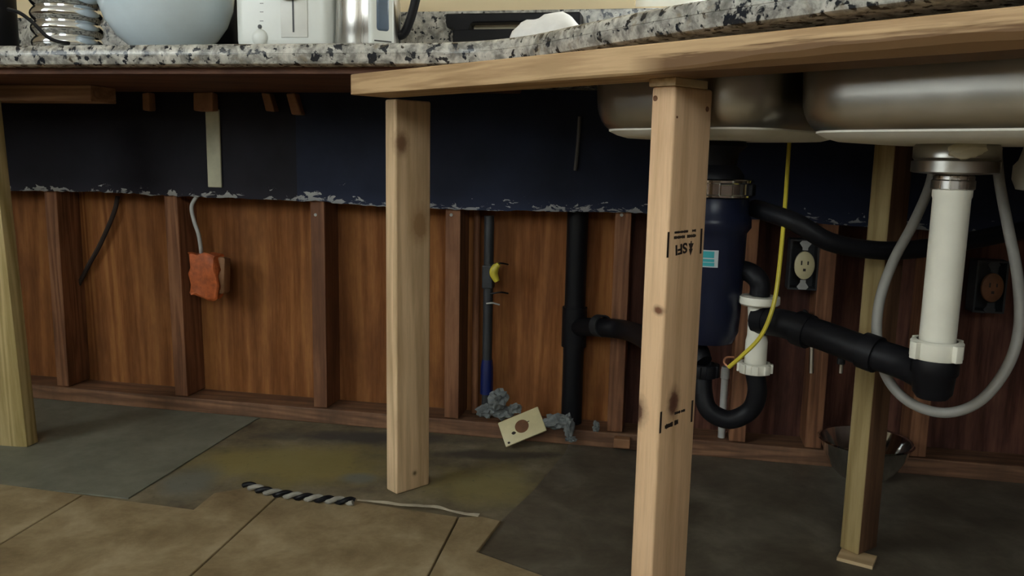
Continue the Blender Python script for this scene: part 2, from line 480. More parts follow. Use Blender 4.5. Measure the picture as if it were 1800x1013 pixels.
# ---- open stud wall under the counter
sheet_s = [S0]
for px in (-160, 100, 309, 560, 795, 1090, 1312, 1450, 1640):
    s, _ = on_wall(px, 520)
    lean = .012 if px == 309 else 0
    b = wb(s - .019, s + .019, -.088, 0, .042, .862, .002)
    for v in b.verts: v.co.x -= lean * (v.co.z - .3)
    sheet_s.append(s)
    st = obj('stud', b, M['stud'], wall_back, M4)
    if px in (560, 795, 1090):
        zz = on_wall(px, 378)[1]
        obj('nail', lathe([(0, 0), (.004, 0), (.004, .002), (0, .002)], wl(s - .004, .0005, zz), 10, WN), M['cable'], st)
sheet_s.append(S1)
for i, (a_, c_) in enumerate(zip(sheet_s, sheet_s[1:])):        # one sheet of wood behind each bay
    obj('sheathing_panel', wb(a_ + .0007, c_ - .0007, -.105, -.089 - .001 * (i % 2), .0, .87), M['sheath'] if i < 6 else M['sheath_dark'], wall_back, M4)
obj('bottom_plate', wb(S0, S1, -.088, .004, 0, .04, .003), M['plate'], wall_back, M4)
# dark painted board left on the upper half, its broken lower edge a jagged line
edge_px = [(-400, 334), (20, 335), (180, 338), (330, 346), (520, 353), (570, 355), (680, 364), (850, 370), (1120, 374), (1350, 386), (1520, 399), (1800, 416), (2300, 440)]
def edge_z(s):
    pts = [on_wall(*p, .013) for p in edge_px]
    for (a, za), (b, zb) in zip(pts, pts[1:]):
        if a <= s <= b: return za + (zb - za) * (s - a) / (b - a)
    return pts[0][1] if s < pts[0][0] else pts[-1][1]
def board(s0, s1, t1, mat, ztop=.8615, seed=0):
    b = bmesh.new()
    lay = b.verts.layers.float.new('edge')
    n = max(2, int((s1 - s0) / .008)); rows = []
    for i in range(n + 1):
        s = s0 + (s1 - s0) * i / n
        ze = edge_z(s) + .0025 * noise.noise(Vector((s * 60, seed, 0))) + .003 * noise.noise(Vector((s * 17, seed, 4)))
        col = []
        for k, (dz, tt) in enumerate(((0, 0), (0, t1), (.008, t1), (.02, t1), (.035, t1), (.06, t1), (None, t1), (None, 0))):
            z = ztop if dz is None else ze + dz
            v = b.verts.new((s, -tt, z)); v[lay] = min(1.0, (0 if dz is None else dz) / .045) if dz is not None else 1.0
            col.append(v)
        rows.append(col)
    for a, c in zip(rows, rows[1:]):
        for k in range(8): b.faces.new((a[k], a[(k + 1) % 8], c[(k + 1) % 8], c[k]))
    b.faces.new(rows[0]); b.faces.new(rows[-1][::-1])
    return obj('painted_board', b, mat, wall_back, M4)
sm = on_wall(526, 340)[0]
board(S0, sm, .010, M['blackpaint'], seed=1)
board(sm + .001, S1, .014, M['navy'], seed=5)
# pale strip and cleats left on the board
(a0, zt), (a1, zb) = on_wall(359, 192, .02), on_wall(388, 330, .02)
b = wb(a0, a1, .0105, .017, zb, zt, .002)
obj('plaster_strip', b, M['strip'], wall_back, M4)
for (x0, y0, x1, y1, tilt) in ((345, 163, 379, 196, 0), (255, 162, 269, 195, 0), (463, 160, 479, 196, -.25), (506, 158, 523, 202, -.3)):
    (a0, zt), (a1, zb) = on_wall(x0, y0, .03), on_wall(x1, y1, .03)
    b = wb(a0, a1, .0155, .045, zb, min(zt, .849), .003)
    for v in b.verts:
        v.co.x += tilt * (.85 - v.co.z) * -1
        v.co += Vector((noise.noise(v.co * 80) * .003, 0, noise.noise(v.co * 60 + Vector((5, 0, 0))) * .003))
    obj('wood_cleat', b, M['chipwood'], wall_back, M4)

# ---- floor: old sheets and new tiles
def fpoly(name, pts, z0, z1, mat, bev=0):
    return obj(name, prism(pts, z0, z1, bev), mat, fl)
def P(px, py): v = on_z(px, py); return (v.x, v.y)
wf = lambda s, t: (wl(s, t, 0).x, wl(s, t, 0).y)
fpoly('vinyl_sheet', [P(-60, 848), P(226, 878), P(412, 762), P(452, 738), wf(on_wall(460, 735)[0], .008), wf(-1.9, .008), P(-500, 800)], 0, .003, M['sheetgrey'])
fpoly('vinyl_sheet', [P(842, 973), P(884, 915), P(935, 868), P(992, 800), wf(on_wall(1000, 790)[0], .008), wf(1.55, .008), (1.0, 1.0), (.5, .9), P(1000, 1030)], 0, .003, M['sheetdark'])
# crack in the dark sheet
TZ = .009
J1a, J1b = on_z(492, 868, TZ), on_z(330, 1013, TZ)
J2a, J2b = on_z(806, 909, TZ), on_z(755, 1013, TZ)
dj = ((J1b - J1a).normalized() + (J2b - J2a).normalized()).normalized(); dj.z = 0; dj.normalize()
de = (J2a - J1a); de.z = 0; wt = de.length; de.normalize()
g = .0018
def tz(px, py): v = on_z(px, py, TZ); return v
def tpoly(pts):
    return obj('floor_tile', prism([(p.x, p.y) for p in pts], .0005, TZ, .0012), M['tile'], fl)
LN = .46
# column between the two joints, then its neighbours
tpoly([J1a + de * g, tz(640, 884), J2a - de * g, J2a - de * g + dj * LN, J1a + de * g + dj * LN])
EA, EB = tz(0, 851), tz(340, 896)
def cut(p):            # where the joint line through p meets the ragged front edge of the old sheet
    d = EB - EA
    k = ((EA.x - p.x) * d.y - (EA.y - p.y) * d.x) / (dj.x * d.y - dj.y * d.x)
    return p + dj * k
ja, jb, jc, jd = J1a - de * (wt - g), J1a - de * (wt + g), J1a - de * (2 * wt - g), J1a - de * (2 * wt + g)
tpoly([EB, tz(376, 867), tz(430, 858), J1a - de * g, J1a - de * g + dj * LN, ja + dj * LN, cut(ja)])
tpoly([cut(jb), jb + dj * LN, jc + dj * LN, cut(jc)])
tpoly([cut(jd), jd + dj * LN, jd - de * wt + dj * LN, cut(jd - de * wt)])
tpoly([J2a + de * g, tz(848, 908), tz(880, 916), tz(838, 970), tz(965, 1016), J2a + de * (g + wt) + dj * LN, J2a + de * g + dj * LN])
for r in range(1, 4):
    for c in range(-3, 3):
        o = J1a + de * (c * wt) + dj * (LN * r + 2 * g)
        tpoly([o + de * g, o + de * (wt - g), o + de * (wt - g) + dj * (LN - 2 * g), o + de * g + dj * (LN - 2 * g)])

# ------------------------------------------------------------------ countertop
ZB, ZT = .862, .902
dW = WU.copy()
fl0 = Vector((-1.034, 1.672, 0))
def fline(x): return Vector((x, fl0.y + (x - fl0.x) * WU.y / WU.x, 0))
front = [fline(-2.3), fline(-1.6), fline(-1.0), fline(-.55)] + spline([fline(-.30), fline(-.12), Vector((.0, 1.405, 0)), Vector((.10, 1.25, 0)), Vector((.22, 1.07, 0)), Vector((.40, .85, 0)), Vector((.58, .66, 0)), Vector((.68, .52, 0)), Vector((.66, .36, 0)), Vector((.60, .05, 0))], 6)
back = [wl(S1 - .002, 1.75, 0), wl(S1 - .002, .0135, 0), wl(-2.34, .0135, 0)]
poly = front + back
def edge_profile(poly, prof):
    n = len(poly)
    nor = []
    for i in range(n):
        a, b_, c = poly[i - 1], poly[i], poly[(i + 1) % n]
        d1, d2 = (b_ - a).normalized(), (c - b_).normalized()
        m = Vector((-(d1 + d2).y, (d1 + d2).x, 0)).normalized()
        nor.append(m / max(.5, m.dot(Vector((-d1.y, d1.x, 0)))))
    b = bmesh.new(); rows = []
    for z, ins in prof: rows.append([b.verts.new((p.x + q.x * ins, p.y + q.y * ins, z)) for p, q in zip(poly, nor)])
    for r, s in zip(rows, rows[1:]):
        for k in range(n): b.faces.new((r[k], r[(k + 1) % n], s[(k + 1) % n], s[k]))
    b.faces.new(rows[0][::-1]); b.faces.new(rows[-1])
    return b
ct = thing('countertop', (front[0].x * .5, 1.7, ZB), 'speckled grey granite countertop with a rounded edge bending toward the sink', 'countertop')
obj('granite_slab', edge_profile(poly, [(ZB, .010), (ZB + .003, .004), (ZB + .010, .001), (ZB + .019, 0), (ZB + .0195, .0012), (ZB + .0205, .0012), (ZB + .021, 0), (ZT - .012, .001), (ZT - .005, .004), (ZT - .0015, .009), (ZT, .016)]), M['granite'], ct, smooth=True)
up = [p - WN * .035 for p in (fline(-2.2), fline(-1.0), fline(-.12))] + [Vector((.09, 1.40, 0)), Vector((.02, 1.62, 0)), wl(.02, .05, 0), wl(-2.25, .05, 0)]
obj('underlayment', prism([(p.x, p.y) for p in up], ZB - .012, ZB - .0002), M['ply_red'], ct)
# short granite upstand along the back wall
zt_bs = on_wall(950, 17, .033)[1]
bs = tag(obj('backsplash', wb(-2.33, S1 - .01, .0135, .033, ZT + .0005, zt_bs, .002), M['granite'], mw=M4), 'low granite backsplash along the beige wall behind the counter items', 'backsplash')

# ------------------------------------------------------------------ timber supports
BZ0, BZ1 = .812, .8495
PINE_LO, PINE_HI = (.42, .265, .135), (.63, .43, .24)
fA, fB = Vector((-.243, 1.630, 0)), Vector((.52, .865, 0))        # rear lower edge of the beam
bd = (fB - fA).normalized(); bn = Vector((bd.y, -bd.x, 0))           # bn towards the room
if bn.y > 0: bn = -bn
BMX = Matrix(((bd.x, bn.x, 0, fA.x), (bd.y, bn.y, 0, fA.y), (0, 0, -1 if False else 1, BZ0), (0, 0, 0, 1)))
if BMX.to_3x3().determinant() < 0:
    BMX = Matrix(((bd.x, -bn.x, 0, fA.x), (bd.y, -bn.y, 0, fA.y), (0, 0, 1, BZ0), (0, 0, 0, 1)))
sgn = 1 if (BMX.to_3x3() @ Vector((0, 1, 0))).dot(bn) > 0 else -1
blen = 1.75
b = bmesh.new(); rows = []
NB = 90
for i in range(NB + 1):
    x = blen * i / NB
    px_w = max(0, min(1, (x - .42) / .1)) * (1 - max(0, min(1, (x - .62) / .1)))            # worn hollow above the tall post
    wn = max(0, min(1, (x - .66) / .25)) * .013 + .004 * px_w
    wn += max(0, wn) * .35 * noise.noise(Vector((x * 14, 0, 0)))
    W_ = .089
    ring = [(0, 0), (W_ - .002 - wn * 1.0, 0), (W_ - wn * .35, wn * .55 + .001), (W_, wn + .003), (W_, .0355), (W_ - .002, .0375), (.002, .0375), (0, .0355)]
    rows.append([b.verts.new((x, sgn * y, z)) for y, z in ring])
for r, s in zip(rows, rows[1:]):
    for k in range(8): b.faces.new((r[k], r[(k + 1) % 8], s[(k + 1) % 8], s[k]))
b.faces.new(rows[0]); b.faces.new(rows[-1][::-1])
mb = wood('beam_pine', PINE_LO, PINE_HI, 'X', ring=13, seed=2.0, wane=(.004, (.16, .085, .035), .64), knots=(((.50, sgn * .089, .018), .006, (.44, .29, .15), 3),))
tag(obj('support_beam', b, mb, mw=BMX), 'long pale pine beam under the granite, bark edge near the sink', 'beam')
# short rail at the left
rl = on_z(166, 150, .85)
(sr, tr_) = ((rl - WO).dot(WU), (rl - WO).dot(WN))
b = box((-.75, -.0445, .8125), (0, .0445, .8495), .002)
RLM = Matrix.Translation(wl(sr, tr_, 0)) @ Matrix.Rotation(WA, 4, 'Z') @ Matrix.Translation((0, .03, 0))
tag(obj('support_rail', b, wood('rail_pine', (.26, .14, .075), (.42, .25, .14), 'X', seed=4), mw=RLM), 'short reddish rail under the counter over the leftmost post', 'beam')

class Post:
    """upright with its front edge at base point p; A = angle of the left face normal from -Y towards -X"""
    def __init__(s, p, A, wr, wl_, z0, z1, lean=(0, 0)):
        s.A = math.radians(A); s.wr, s.wl, s.z0, s.z1 = wr, wl_, z0, z1
        s.mw = Matrix.Translation((p[0], p[1], 0)) @ Matrix.Rotation(lean[0], 4, 'Y') @ Matrix.Rotation(lean[1], 4, 'X') @ Matrix.Rotation(math.pi / 2 - s.A, 4, 'Z')
        s.inv = s.mw.inverted()
    def face(s, px, py, side):      # local point on the right ('r') or left ('l') face seen at a pixel
        n = s.mw.to_3x3() @ (Vector((0, -1, 0)) if side == 'r' else Vector((-1, 0, 0)))
        return s.inv @ on_plane(px, py, s.mw.translation, n)
    def build(s, name, mat, label, bev=.004):
        o = obj(name, box((0, 0, s.z0), (s.wr, s.wl, s.z1), bev, 3), mat, mw=s.mw, smooth=True)
        return tag(o, label, 'post', 'pine posts propping the counter')
DK = (.13, .055, .02)
# post near the middle of the picture
p2 = Post((-.233, 1.640), 47, .086, .038, 0, BZ0 - .0005)
k2 = [(p2.face(706, 252, 'r'), .0085, (.20, .10, .05), 1.5), (p2.face(738, 397, 'r'), .012, (.36, .21, .10), 1.6), (p2.face(729, 832, 'r'), .003, (.16, .1, .05), 1)]
o2 = p2.build('support_post', wood('post_pine_knotty', (.56, .385, .22), (.80, .58, .36), 'Z', k2, seed=1, ring=7), 'knotty pine post at the left end of the long beam')
# big post in front of the sink
p3 = Post((.212, 1.125), 48, .086, .040, .0032, BZ0 - .011)
k3 = [(p3.face(1157, 546, 'l'), .005, (.15, .05, .02), .7), (p3.face(1184, 708, 'r'), .007, (.09, .03, .02), 1.7), (p3.face(1117, 722, 'l'), .010, (.07, .025, .015), 1.3)]
o3 = p3.build('support_post', wood('post_pine_stamped', (.58, .36, .20), (.83, .565, .345), 'Z', k3, seed=6, ring=5), 'nearest pine post with upside-down black ink stamps in front of the sink')
def on_face(px, py): q = p3.face(px, py, 'r'); return q
def stamp_bar(x0, y0, x1, y1, w=.0046):
    a, c = on_face(x0, y0), on_face(x1, y1)
    b = bmesh.new()
    n = Vector((0, -.0004, 0)); hw = Vector((w / 2, 0, 0))
    vs = [b.verts.new(q + n) for q in (a - hw, a + hw, c + hw, c - hw)]
    b.faces.new(vs)
    return b
b = stamp_bar(1175, 408, 1173, 453); join(b, stamp_bar(1233, 402, 1231, 446))
def tmat(px, py, rot, sx=1):
    q = on_face(px, py)
    return Matrix.Translation((q.x, -.0005, q.z)) @ Matrix.Rotation(math.pi / 2, 4, 'X') @ Matrix.Rotation(rot, 4, 'Z') @ Matrix.Diagonal((sx, 1, 1, 1))
join(b, text_mesh('SFI', .0195, tmat(1197, 437, math.pi + .10, 1.2)))
# tree emblem beside the letters, upside down
q = on_face(1214, 435)
tri = bmesh.new()
for (zc, hw_, hh) in ((.001, .0062, .012), (-.006, .0048, .010)):
    vs = [tri.verts.new((q.x + dx, -.0005, q.z + dz)) for dx, dz in ((-hw_, zc + hh * .4), (hw_, zc + hh * .4), (0, zc - hh * .6))]
    tri.faces.new(vs)
tv = [tri.verts.new((q.x + dx, -.0005, q.z + dz)) for dx, dz in ((-.0012, .003), (.0012, .003), (.0012, .009), (-.0012, .009))]
tri.faces.new(tv)
join(b, tri)
random.seed(3)
def small_print(x0, y0, x1, y1, hpx, gaps):      # a line of print too small to read: a row of tiny strokes
    n = 22
    for i in range(n):
        u = i / n
        if any(a < u < c for a, c in gaps): continue
        x, y = x0 + (x1 - x0) * u, y0 + (y1 - y0) * u
        h = hpx * random.uniform(.6, 1)
        join(b, stamp_bar(x, y - h / 2, x, y + h / 2, .0021))
small_print(1186, 409, 1224, 405, 5, [(.62, .78)])
small_print(1185, 418, 1224, 414, 6, [(.46, .56)])
obj('ink_stamp', b, M['ink'], o3, p3.mw)
b = stamp_bar(1162, 724, 1160, 762); join(b, stamp_bar(1217, 704, 1215, 742))
small_print(1169, 751, 1192, 741, 9, [(.55, .7)])
small_print(1186, 727, 1204, 721, 5, [(.5, .6)])
obj('ink_stamp', b, M['ink'], o3, p3.mw)
for px, py, sd, r in ((1152, 173, 'l', .0038), (1243, 192, 'r', .0038), (1190, 206, 'r', .0017)):
    q = p3.face(px, py, sd); ax = Vector((-1, 0, 0)) if sd == 'l' else Vector((0, -1, 0))
    obj('screw_head', lathe([(0, 0), (r, 0), (r, .0008), (r * .5, .0004), (0, .0004)], q - ax * .0002, 12, ax), M['holebrown'], o3, p3.mw)
tag(obj('shim', box((-.003, -.002, p3.z1), (.070, .043, BZ0 - .0002), .001), M['shim'], mw=p3.mw), 'thin pine shim between the nearest post and the beam', 'shim')
# rear right post
pr = Post((.629, 1.387), 55, .060, .038, .010, .80)
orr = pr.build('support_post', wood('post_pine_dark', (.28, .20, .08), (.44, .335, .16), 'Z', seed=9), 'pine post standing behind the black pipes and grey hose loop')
orr.data.materials.append(wood('post_side_shade', (.10, .05, .028), (.20, .11, .06), 'Z', seed=3))  # brown right face: shade on that side put into the colour
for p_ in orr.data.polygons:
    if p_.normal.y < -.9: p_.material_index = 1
SHM = Matrix.Translation((.618, 1.372, 0)) @ Matrix.Rotation(math.radians(-32), 4, 'Z')
tag(obj('shim', box((-.030, -.008, .0033), (.030, .040, .0099), .001), M['shim'], mw=SHM), 'small pine shim under the foot of the rear right post', 'shim')
# left post
pl = Post((-1.128, 1.868), 88, .0, .0, 0, 1)
LPM = Matrix.Translation((-1.139, 1.866, 0)) @ Matrix.Rotation(-.036, 4, 'Y') @ Matrix.Rotation(math.radians(-9), 4, 'Z')
kl = [(Vector((-.040, 0, .42)), .004, DK, 1)]
ol = obj('support_post', box((-.089, 0, .0033), (0, .038, .8115), .003, 2), wood('post_pine_left', (.34, .26, .10), (.56, .44, .22), 'Z', kl, seed=12), mw=LPM, smooth=True)
tag(ol, 'leaning pine post at the left edge of the picture', 'post', 'pine posts propping the counter')

# ------------------------------------------------------------------ sink
sd = bd; smn = Vector((-bd.y, bd.x, 0))
if smn.y < 0: smn = -smn
SA = math.atan2(sd.y, sd.x)
def rrect(hx, hy, r, n=8):
    r = min(r, hx - .001, hy - .001)
    out = []
    for cx, cy, a0 in ((hx - r, hy - r, 0), (-hx + r, hy - r, 90), (-hx + r, -hy + r, 180), (hx - r, -hy + r, 270)):
        for k in range(n + 1):
            a = math.radians(a0 + 90 * k / n)
            out.append((cx + r * math.cos(a), cy + r * math.sin(a)))
    return out
sk = thing('sink', (.47, 1.26, .735), 'double bowl stainless steel sink hanging under the granite', 'sink')
def bowl(c, hx, hy, zb, r):
    MX = Matrix.Translation((c.x, c.y, 0)) @ Matrix.Rotation(SA, 4, 'Z')
    b = bmesh.new(); rows = []
    zt = ZB - .0005
    prof = [(zt, -.018), (zt - .0015, -.018), (zt - .002, 0), (zt - .03, .001), (zb + .055, .003)]
    for k in range(1, 9):
        a = math.pi / 2 * k / 8
        prof.append((zb + .055 - .052 * math.sin(a), .003 + .040 * (1 - math.cos(a))))
    for z, ins in prof: rows.append([b.verts.new((x, y, z)) for x, y in rrect(hx - ins, hy - ins, max(.02, r - ins * .6))])
    n = len(rows[0])
    for p, q in zip(rows, rows[1:]):
        for k in range(n): b.faces.new((p[k], p[(k + 1) % n], q[(k + 1) % n], q[k]))
    o = obj('bowl', b, M['steel'], sk, MX, smooth=True)
    # sprayed-on coating over the underside
    b = bmesh.new(); rows = []
    for z, ins in ((zb + .0125, .0205), (zb + .0095, .0205), (zb + .003, .0325), (zb - .001, .046), (zb - .002, .065)):
        rows.append([b.verts.new((x, y, z)) for x, y in rrect(hx - ins, hy - ins, max(.02, r - ins * .6))])
    for p, q in zip(rows, rows[1:]):
        for k in range(n): b.faces.new((p[k], p[(k + 1) % n], q[(k + 1) % n], q[k]))
    b.faces.new(rows[-1])
    obj('undercoat', b, M['coat'], o, MX, smooth=True)
    return o
C1 = Vector((.615, 1.105, 0)); C2 = C1 - sd * .385
ZS = .733
bowl(C1, .20, .185, ZS, .09)
bowl(C2, .168, .185, ZS + .006, .085)

# drain of the front bowl
dc = at_y(1678, 300, 1.12); dx, dy = dc.x, dc.y
zp = lambda py, y=1.12, px=1678: at_y(px, py, y).z
dr = thing('sink_drain', (dx, dy, zp(640)), 'white tailpiece with steel strainer under the front sink bowl', 'drain')
zf = ZS - .002
obj('strainer_flange', lathe([(0, zf), (.05, zf), (.053, zf - .004), (.053, zp(281) + .002), (.050, zp(283)), (.054, zp(284)), (.054, zp(303)), (.050, zp(305)), (.030, zp(307)), (0, zp(307))], (dx, dy, 0), 40), M['steel'], dr, smooth=True)
pt = obj('putty', blob((dx - .012, dy - .048, zf - .008), (.024, .010, .012), .35, 4), M['putty'], dr, smooth=True)
nb = lathe([(.024, zp(308)), (.0255, zp(310)), (.0255, zp(316)), (.027, zp(318)), (.027, zp(332)), (.025, zp(334)), (.022, zp(336))], (dx, dy, 0), 24)
obj('coupling_nut', nb, M['brushed'], dr, smooth=True)
lean = lambda zz: (.0, .0)
tp = lathe([(0, zp(334)), (.0248, zp(334)), (.0248, zp(345)), (.0235, zp(350)), (.0235, zp(612)), (0, zp(612))], (dx, dy, 0), 36)
obj('tailpiece', tp, M['pvc'], dr, smooth=True)
def wing_nut(c, zt, zb, r, mat, parent, wing=.012, rot=0.0, n=4):
    b = lathe([(r * .78, zt), (r * .95, zt - .001), (r, zt - .003), (r, zb + .002), (r * .96, zb), (r * .7, zb)], (c[0], c[1], 0), 36)
    for k in range(n):
        a = rot + k * 2 * math.pi / n
        w_ = box((r - .003, -.006, zb + .001), (r + wing, .006, zt - .0015), .0015)
        join(b, w_, Matrix.Translation((c[0], c[1], 0)) @ Matrix.Rotation(a, 4, 'Z'))
    return obj('slip_nut', b, mat, parent, smooth=True)
wing_nut((dx, dy), zp(598), zp(630), .034, M['pvc'], dr, .007, .30)

# black waste arm from the front drain back to the trap
tx = at_y(1330, 600, 1.38)                  # centre of the white tee
za = zp(665)
arm = thing('waste_pipe', (tx.x + .1, 1.3, za - .03), 'black waste pipe running from the white tailpiece back to the trap', 'pipe')
el = lathe([(.030, zp(631)), (.031, zp(636)), (.031, zp(655)), (.028, zp(660)), (.026, zp(690)), (.02, zp(700)), (0, zp(702))], (dx, dy, 0), 28)
obj('elbow', el, M['abs'], arm, smooth=True)
pa = [Vector((dx, dy, zp(668))), at_y(1590, 640, 1.17), at_y(1520, 617, 1.22), at_y(1440, 588, 1.28), at_y(1380, 570, 1.33)]
teec = at_y(1330, 562, 1.38); teec = Vector((tx.x, 1.38, teec.z))
pa.append(teec + (pa[4] - teec).normalized() * .0255)
obj('arm', tube(pa, .0235, 16), M['abs'], arm, smooth=True)
for px, py, yy in ((1530, 620, 1.213), (1412, 580, 1.304)):
    i = at_y(px, py, yy); d = (pa[2] - pa[3]).normalized()
    obj('joint_collar', lathe([(.022, -.012), (.028, -.012), (.028, .012), (.022, .012)], i, 20, d), M['abs'], arm, smooth=True)
# white tee
zt_ = lambda py: at_y(1330, py, 1.38).z
te = thing('drain_tee', (tx.x, 1.38, zt_(657)), 'white plastic drain tee with a slip nut beside the disposer', 'pipe fitting')
b = lathe([(0, zt_(521)), (.0335, zt_(521)), (.034, zt_(524)), (.034, zt_(533)), (.031, zt_(536)), (.019, zt_(538)), (.017, zt_(556)), (.0165, zt_(590)), (.0185, zt_(600)), (.0185, zt_(645)), (0, zt_(645))], (tx.x, 1.38, 0), 32)
obj('body', b, M['pvc'], te, smooth=True)
side = (pa[4] - teec).normalized()
obj('branch', tube([tuple(Vector((tx.x, 1.38, zt_(562)))), tuple(Vector((tx.x, 1.38, zt_(562))) + side * .025)], .0245, 18, 0), M['abs'], te, smooth=True)
wing_nut((tx.x, 1.38), zt_(637), zt_(655), .027, M['pvc'], te, .003, .5, 8)
# black trap under the tee
tpz = [Vector((tx.x, 1.38, zt_(652)))] + [at_y(px, py, 1.38 + dyy) for px, py, dyy in ((1331, 690, 0), (1318, 722, .01), (1282, 738, .02), (1247, 722, .03), (1236, 690, .04), (1236, 650, .05))]
tr = thing('drain_trap', tuple(tpz[3]), 'black curved drain trap below the white tee', 'pipe')
obj('bend', tube(tpz, .0165, 16), M['abs'], tr, smooth=True)
wing_nut((tpz[-1].x, tpz[-1].y), tpz[-1].z + .012, tpz[-1].z - .012, .026, M['abs'], tr, .003, .2, 8)
# wall stack and its arm
sp0 = wall_pt(1016, 372, -.05); sp1 = wall_pt(1016, 752, -.05)
vs = thing('vent_stack', (sp0.x, sp0.y, 0), 'black vertical drain stack against the open stud wall', 'pipe')
obj('stack', tube([(sp0.x, sp0.y, .855), (sp0.x, sp0.y, .041)], .026, 20, 0), M['abs'], vs, smooth=True)
hub = Vector((sp0.x, sp0.y, wall_pt(1018, 575, -.05).z))
obj('hub', lathe([(.025, -.05), (.031, -.05), (.031, .05), (.025, .05)], hub, 20), M['abs'], vs, smooth=True)
am = [hub, wall_pt(1060, 576, .05), wall_pt(1105, 582, .12), tpz[-1] + Vector((-.06, .12, .02)), tpz[-1] + Vector((-.015, .03, .034)), tpz[-1] + Vector((0, 0, .0135))]
obj('branch_arm', tube(am, lambda u: .0225 - .006 * max(0, u * 4 - 3), 16), M['abs'], vs, smooth=True)
cc = wall_pt(1056, 573, .045)
obj('clamp', lathe([(.0225, -.012), (.0265, -.012), (.0265, .012), (.0225, .012)], cc, 20, (am[2] - am[1])), M['pipegrey'], vs, smooth=True)

# ------------------------------------------------------------------ waste disposer under the rear bowl
yd = 1.42
gd = at_y(1254, 330, yd); gx, gy = gd.x, gd.y
zd = lambda py: at_y(1254, py, yd).z
dsp = thing('waste_disposer', (gx, gy, zd(600)), 'black waste disposer with silver ring and teal label under the rear sink bowl', 'disposer')
obj('mount', lathe([(0, ZS + .003), (.050, ZS + .003), (.052, ZS - .004), (.040, zd(268)), (.036, zd(290)), (.045, zd(300)), (.05, zd(308)), (.05, zd(316))], (gx, gy, 0), 36), M['black'], dsp, smooth=True)
rb = lathe([(.050, zd(314)), (.064, zd(314)), (.067, zd(316)), (.067, zd(320)), (.064, zd(322)), (.064, zd(340)), (.067, zd(342)), (.067, zd(345)), (.05, zd(346))], (gx, gy, 0), 40)
ring_o = obj('mounting_ring', rb, M['chrome'], dsp, smooth=True)
for a in (-1.5, -.55, .5, 1.6, 2.7, 3.9):
    e = box((.062, -.011, zd(342)), (.070, .011, zd(322)), .002)
    obj('ring_lug', (lambda bb: (bb.transform(Matrix.Translation((gx, gy, 0)) @ Matrix.Rotation(a, 4, 'Z')), bb)[1])(e), M['black'] if a in (-.55, 1.6) else M['chrome'], ring_o)
obj('housing', lathe([(.05, zd(344)), (.060, zd(347)), (.061, zd(375)), (.066, zd(382)), (.067, zd(398)), (.060, zd(408)), (.060, zd(420)), (.058, zd(540)), (.056, zd(580)), (.048, zd(598)), (0, zd(600))], (gx, gy, 0), 48), M['dispose'], dsp, smooth=True)
obj('discharge_elbow', tube([(gx + .04, gy, zd(475)), (gx + .06, gy - .02, zd(473)), (tx.x - .006, 1.384, zd(482)), (tx.x, 1.38, zt_(503)), (tx.x, 1.38, zt_(519))], .017, 14), M['abs'], dsp, smooth=True)
def curved_label(px0, px1, py0, py1, r, mat, parent, name):
    a0 = None
    def ang(px):
        d = ray(px, (py0 + py1) / 2); best = None
        # intersect vertical cylinder
        ax, ay = CAM.x - gx, CAM.y - gy
        A = d.x ** 2 + d.y ** 2; B = 2 * (ax * d.x + ay * d.y); Cc = ax * ax + ay * ay - r * r
        k = (-B - math.sqrt(max(0, B * B - 4 * A * Cc))) / (2 * A)
        return math.atan2(CAM.y + d.y * k - gy, CAM.x + d.x * k - gx)
    A0, A1 = ang(px0), ang(px1)
    b = bmesh.new(); rows = []
    for i in range(9):
        a = A0 + (A1 - A0) * i / 8
        rows.append([b.verts.new((gx + r * math.cos(a), gy + r * math.sin(a), z)) for z in (zd(py1) + .0, zd(py0))])
    for p, q in zip(rows, rows[1:]): b.faces.new((p[0], q[0], q[1], p[1]))
    return obj(name, b, mat, parent, smooth=True)
lb = curved_label(1205, 1263, 434, 463, .0606, M['labelwhite'], dsp, 'label')
for (x0, x1, y0, y1) in ((1209, 1256, 436, 447), (1209, 1256, 449, 454), (1209, 1256, 455, 461)):
    curved_label(x0, x1, y0, y1, .0609, M['teal'], lb, 'label_print')

# black drain hose looping right
hp = [at_y(1326, 366, 1.43), at_y(1345, 372, 1.40), at_y(1400, 392, 1.35), at_y(1455, 424, 1.335), at_y(1520, 438, 1.345), at_y(1590, 440, 1.36), at_y(1680, 428, 1.40), at_y(1800, 405, 1.45), at_y(1900, 395, 1.5)]
tag(obj('drain_hose', tube(hp, .0155, 14), M['abs'], smooth=True), 'black drain hose sagging from the disposer across the rear post', 'hose')
# grey supply hose loop
gh = [at_y(1645, 200, 1.37), at_y(1642, 262, 1.36), at_y(1636, 320, 1.34), at_y(1607, 390, 1.31), at_y(1570, 460, 1.28), at_y(1546, 530, 1.26), at_y(1542, 600, 1.255), at_y(1560, 665, 1.25), at_y(1600, 708, 1.22), at_y(1660, 726, 1.19), at_y(1720, 707, 1.17), at_y(1768, 650, 1.17), at_y(1791, 580, 1.18), at_y(1789, 490, 1.21), at_y(1772, 400, 1.25), at_y(1757, 320, 1.29), at_y(1752, 262, 1.32), at_y(1750, 190, 1.33)]
gho = thing('supply_hose', tuple(gh[9]), 'grey braided hose hanging in a loop around the white tailpiece', 'hose')
obj('hose', tube(gh, .0078, 12), M['hose'], gho, smooth=True)
obj('end_fitting', tube([gh[-1], gh[-1] + Vector((0, 0, .03))], .010, 12, 0), M['brushed'], gho, smooth=True)
obj('end_fitting', tube([gh[0], gh[0] + Vector((0, 0, .02))], .010, 12, 0), M['brushed'], gho, smooth=True)
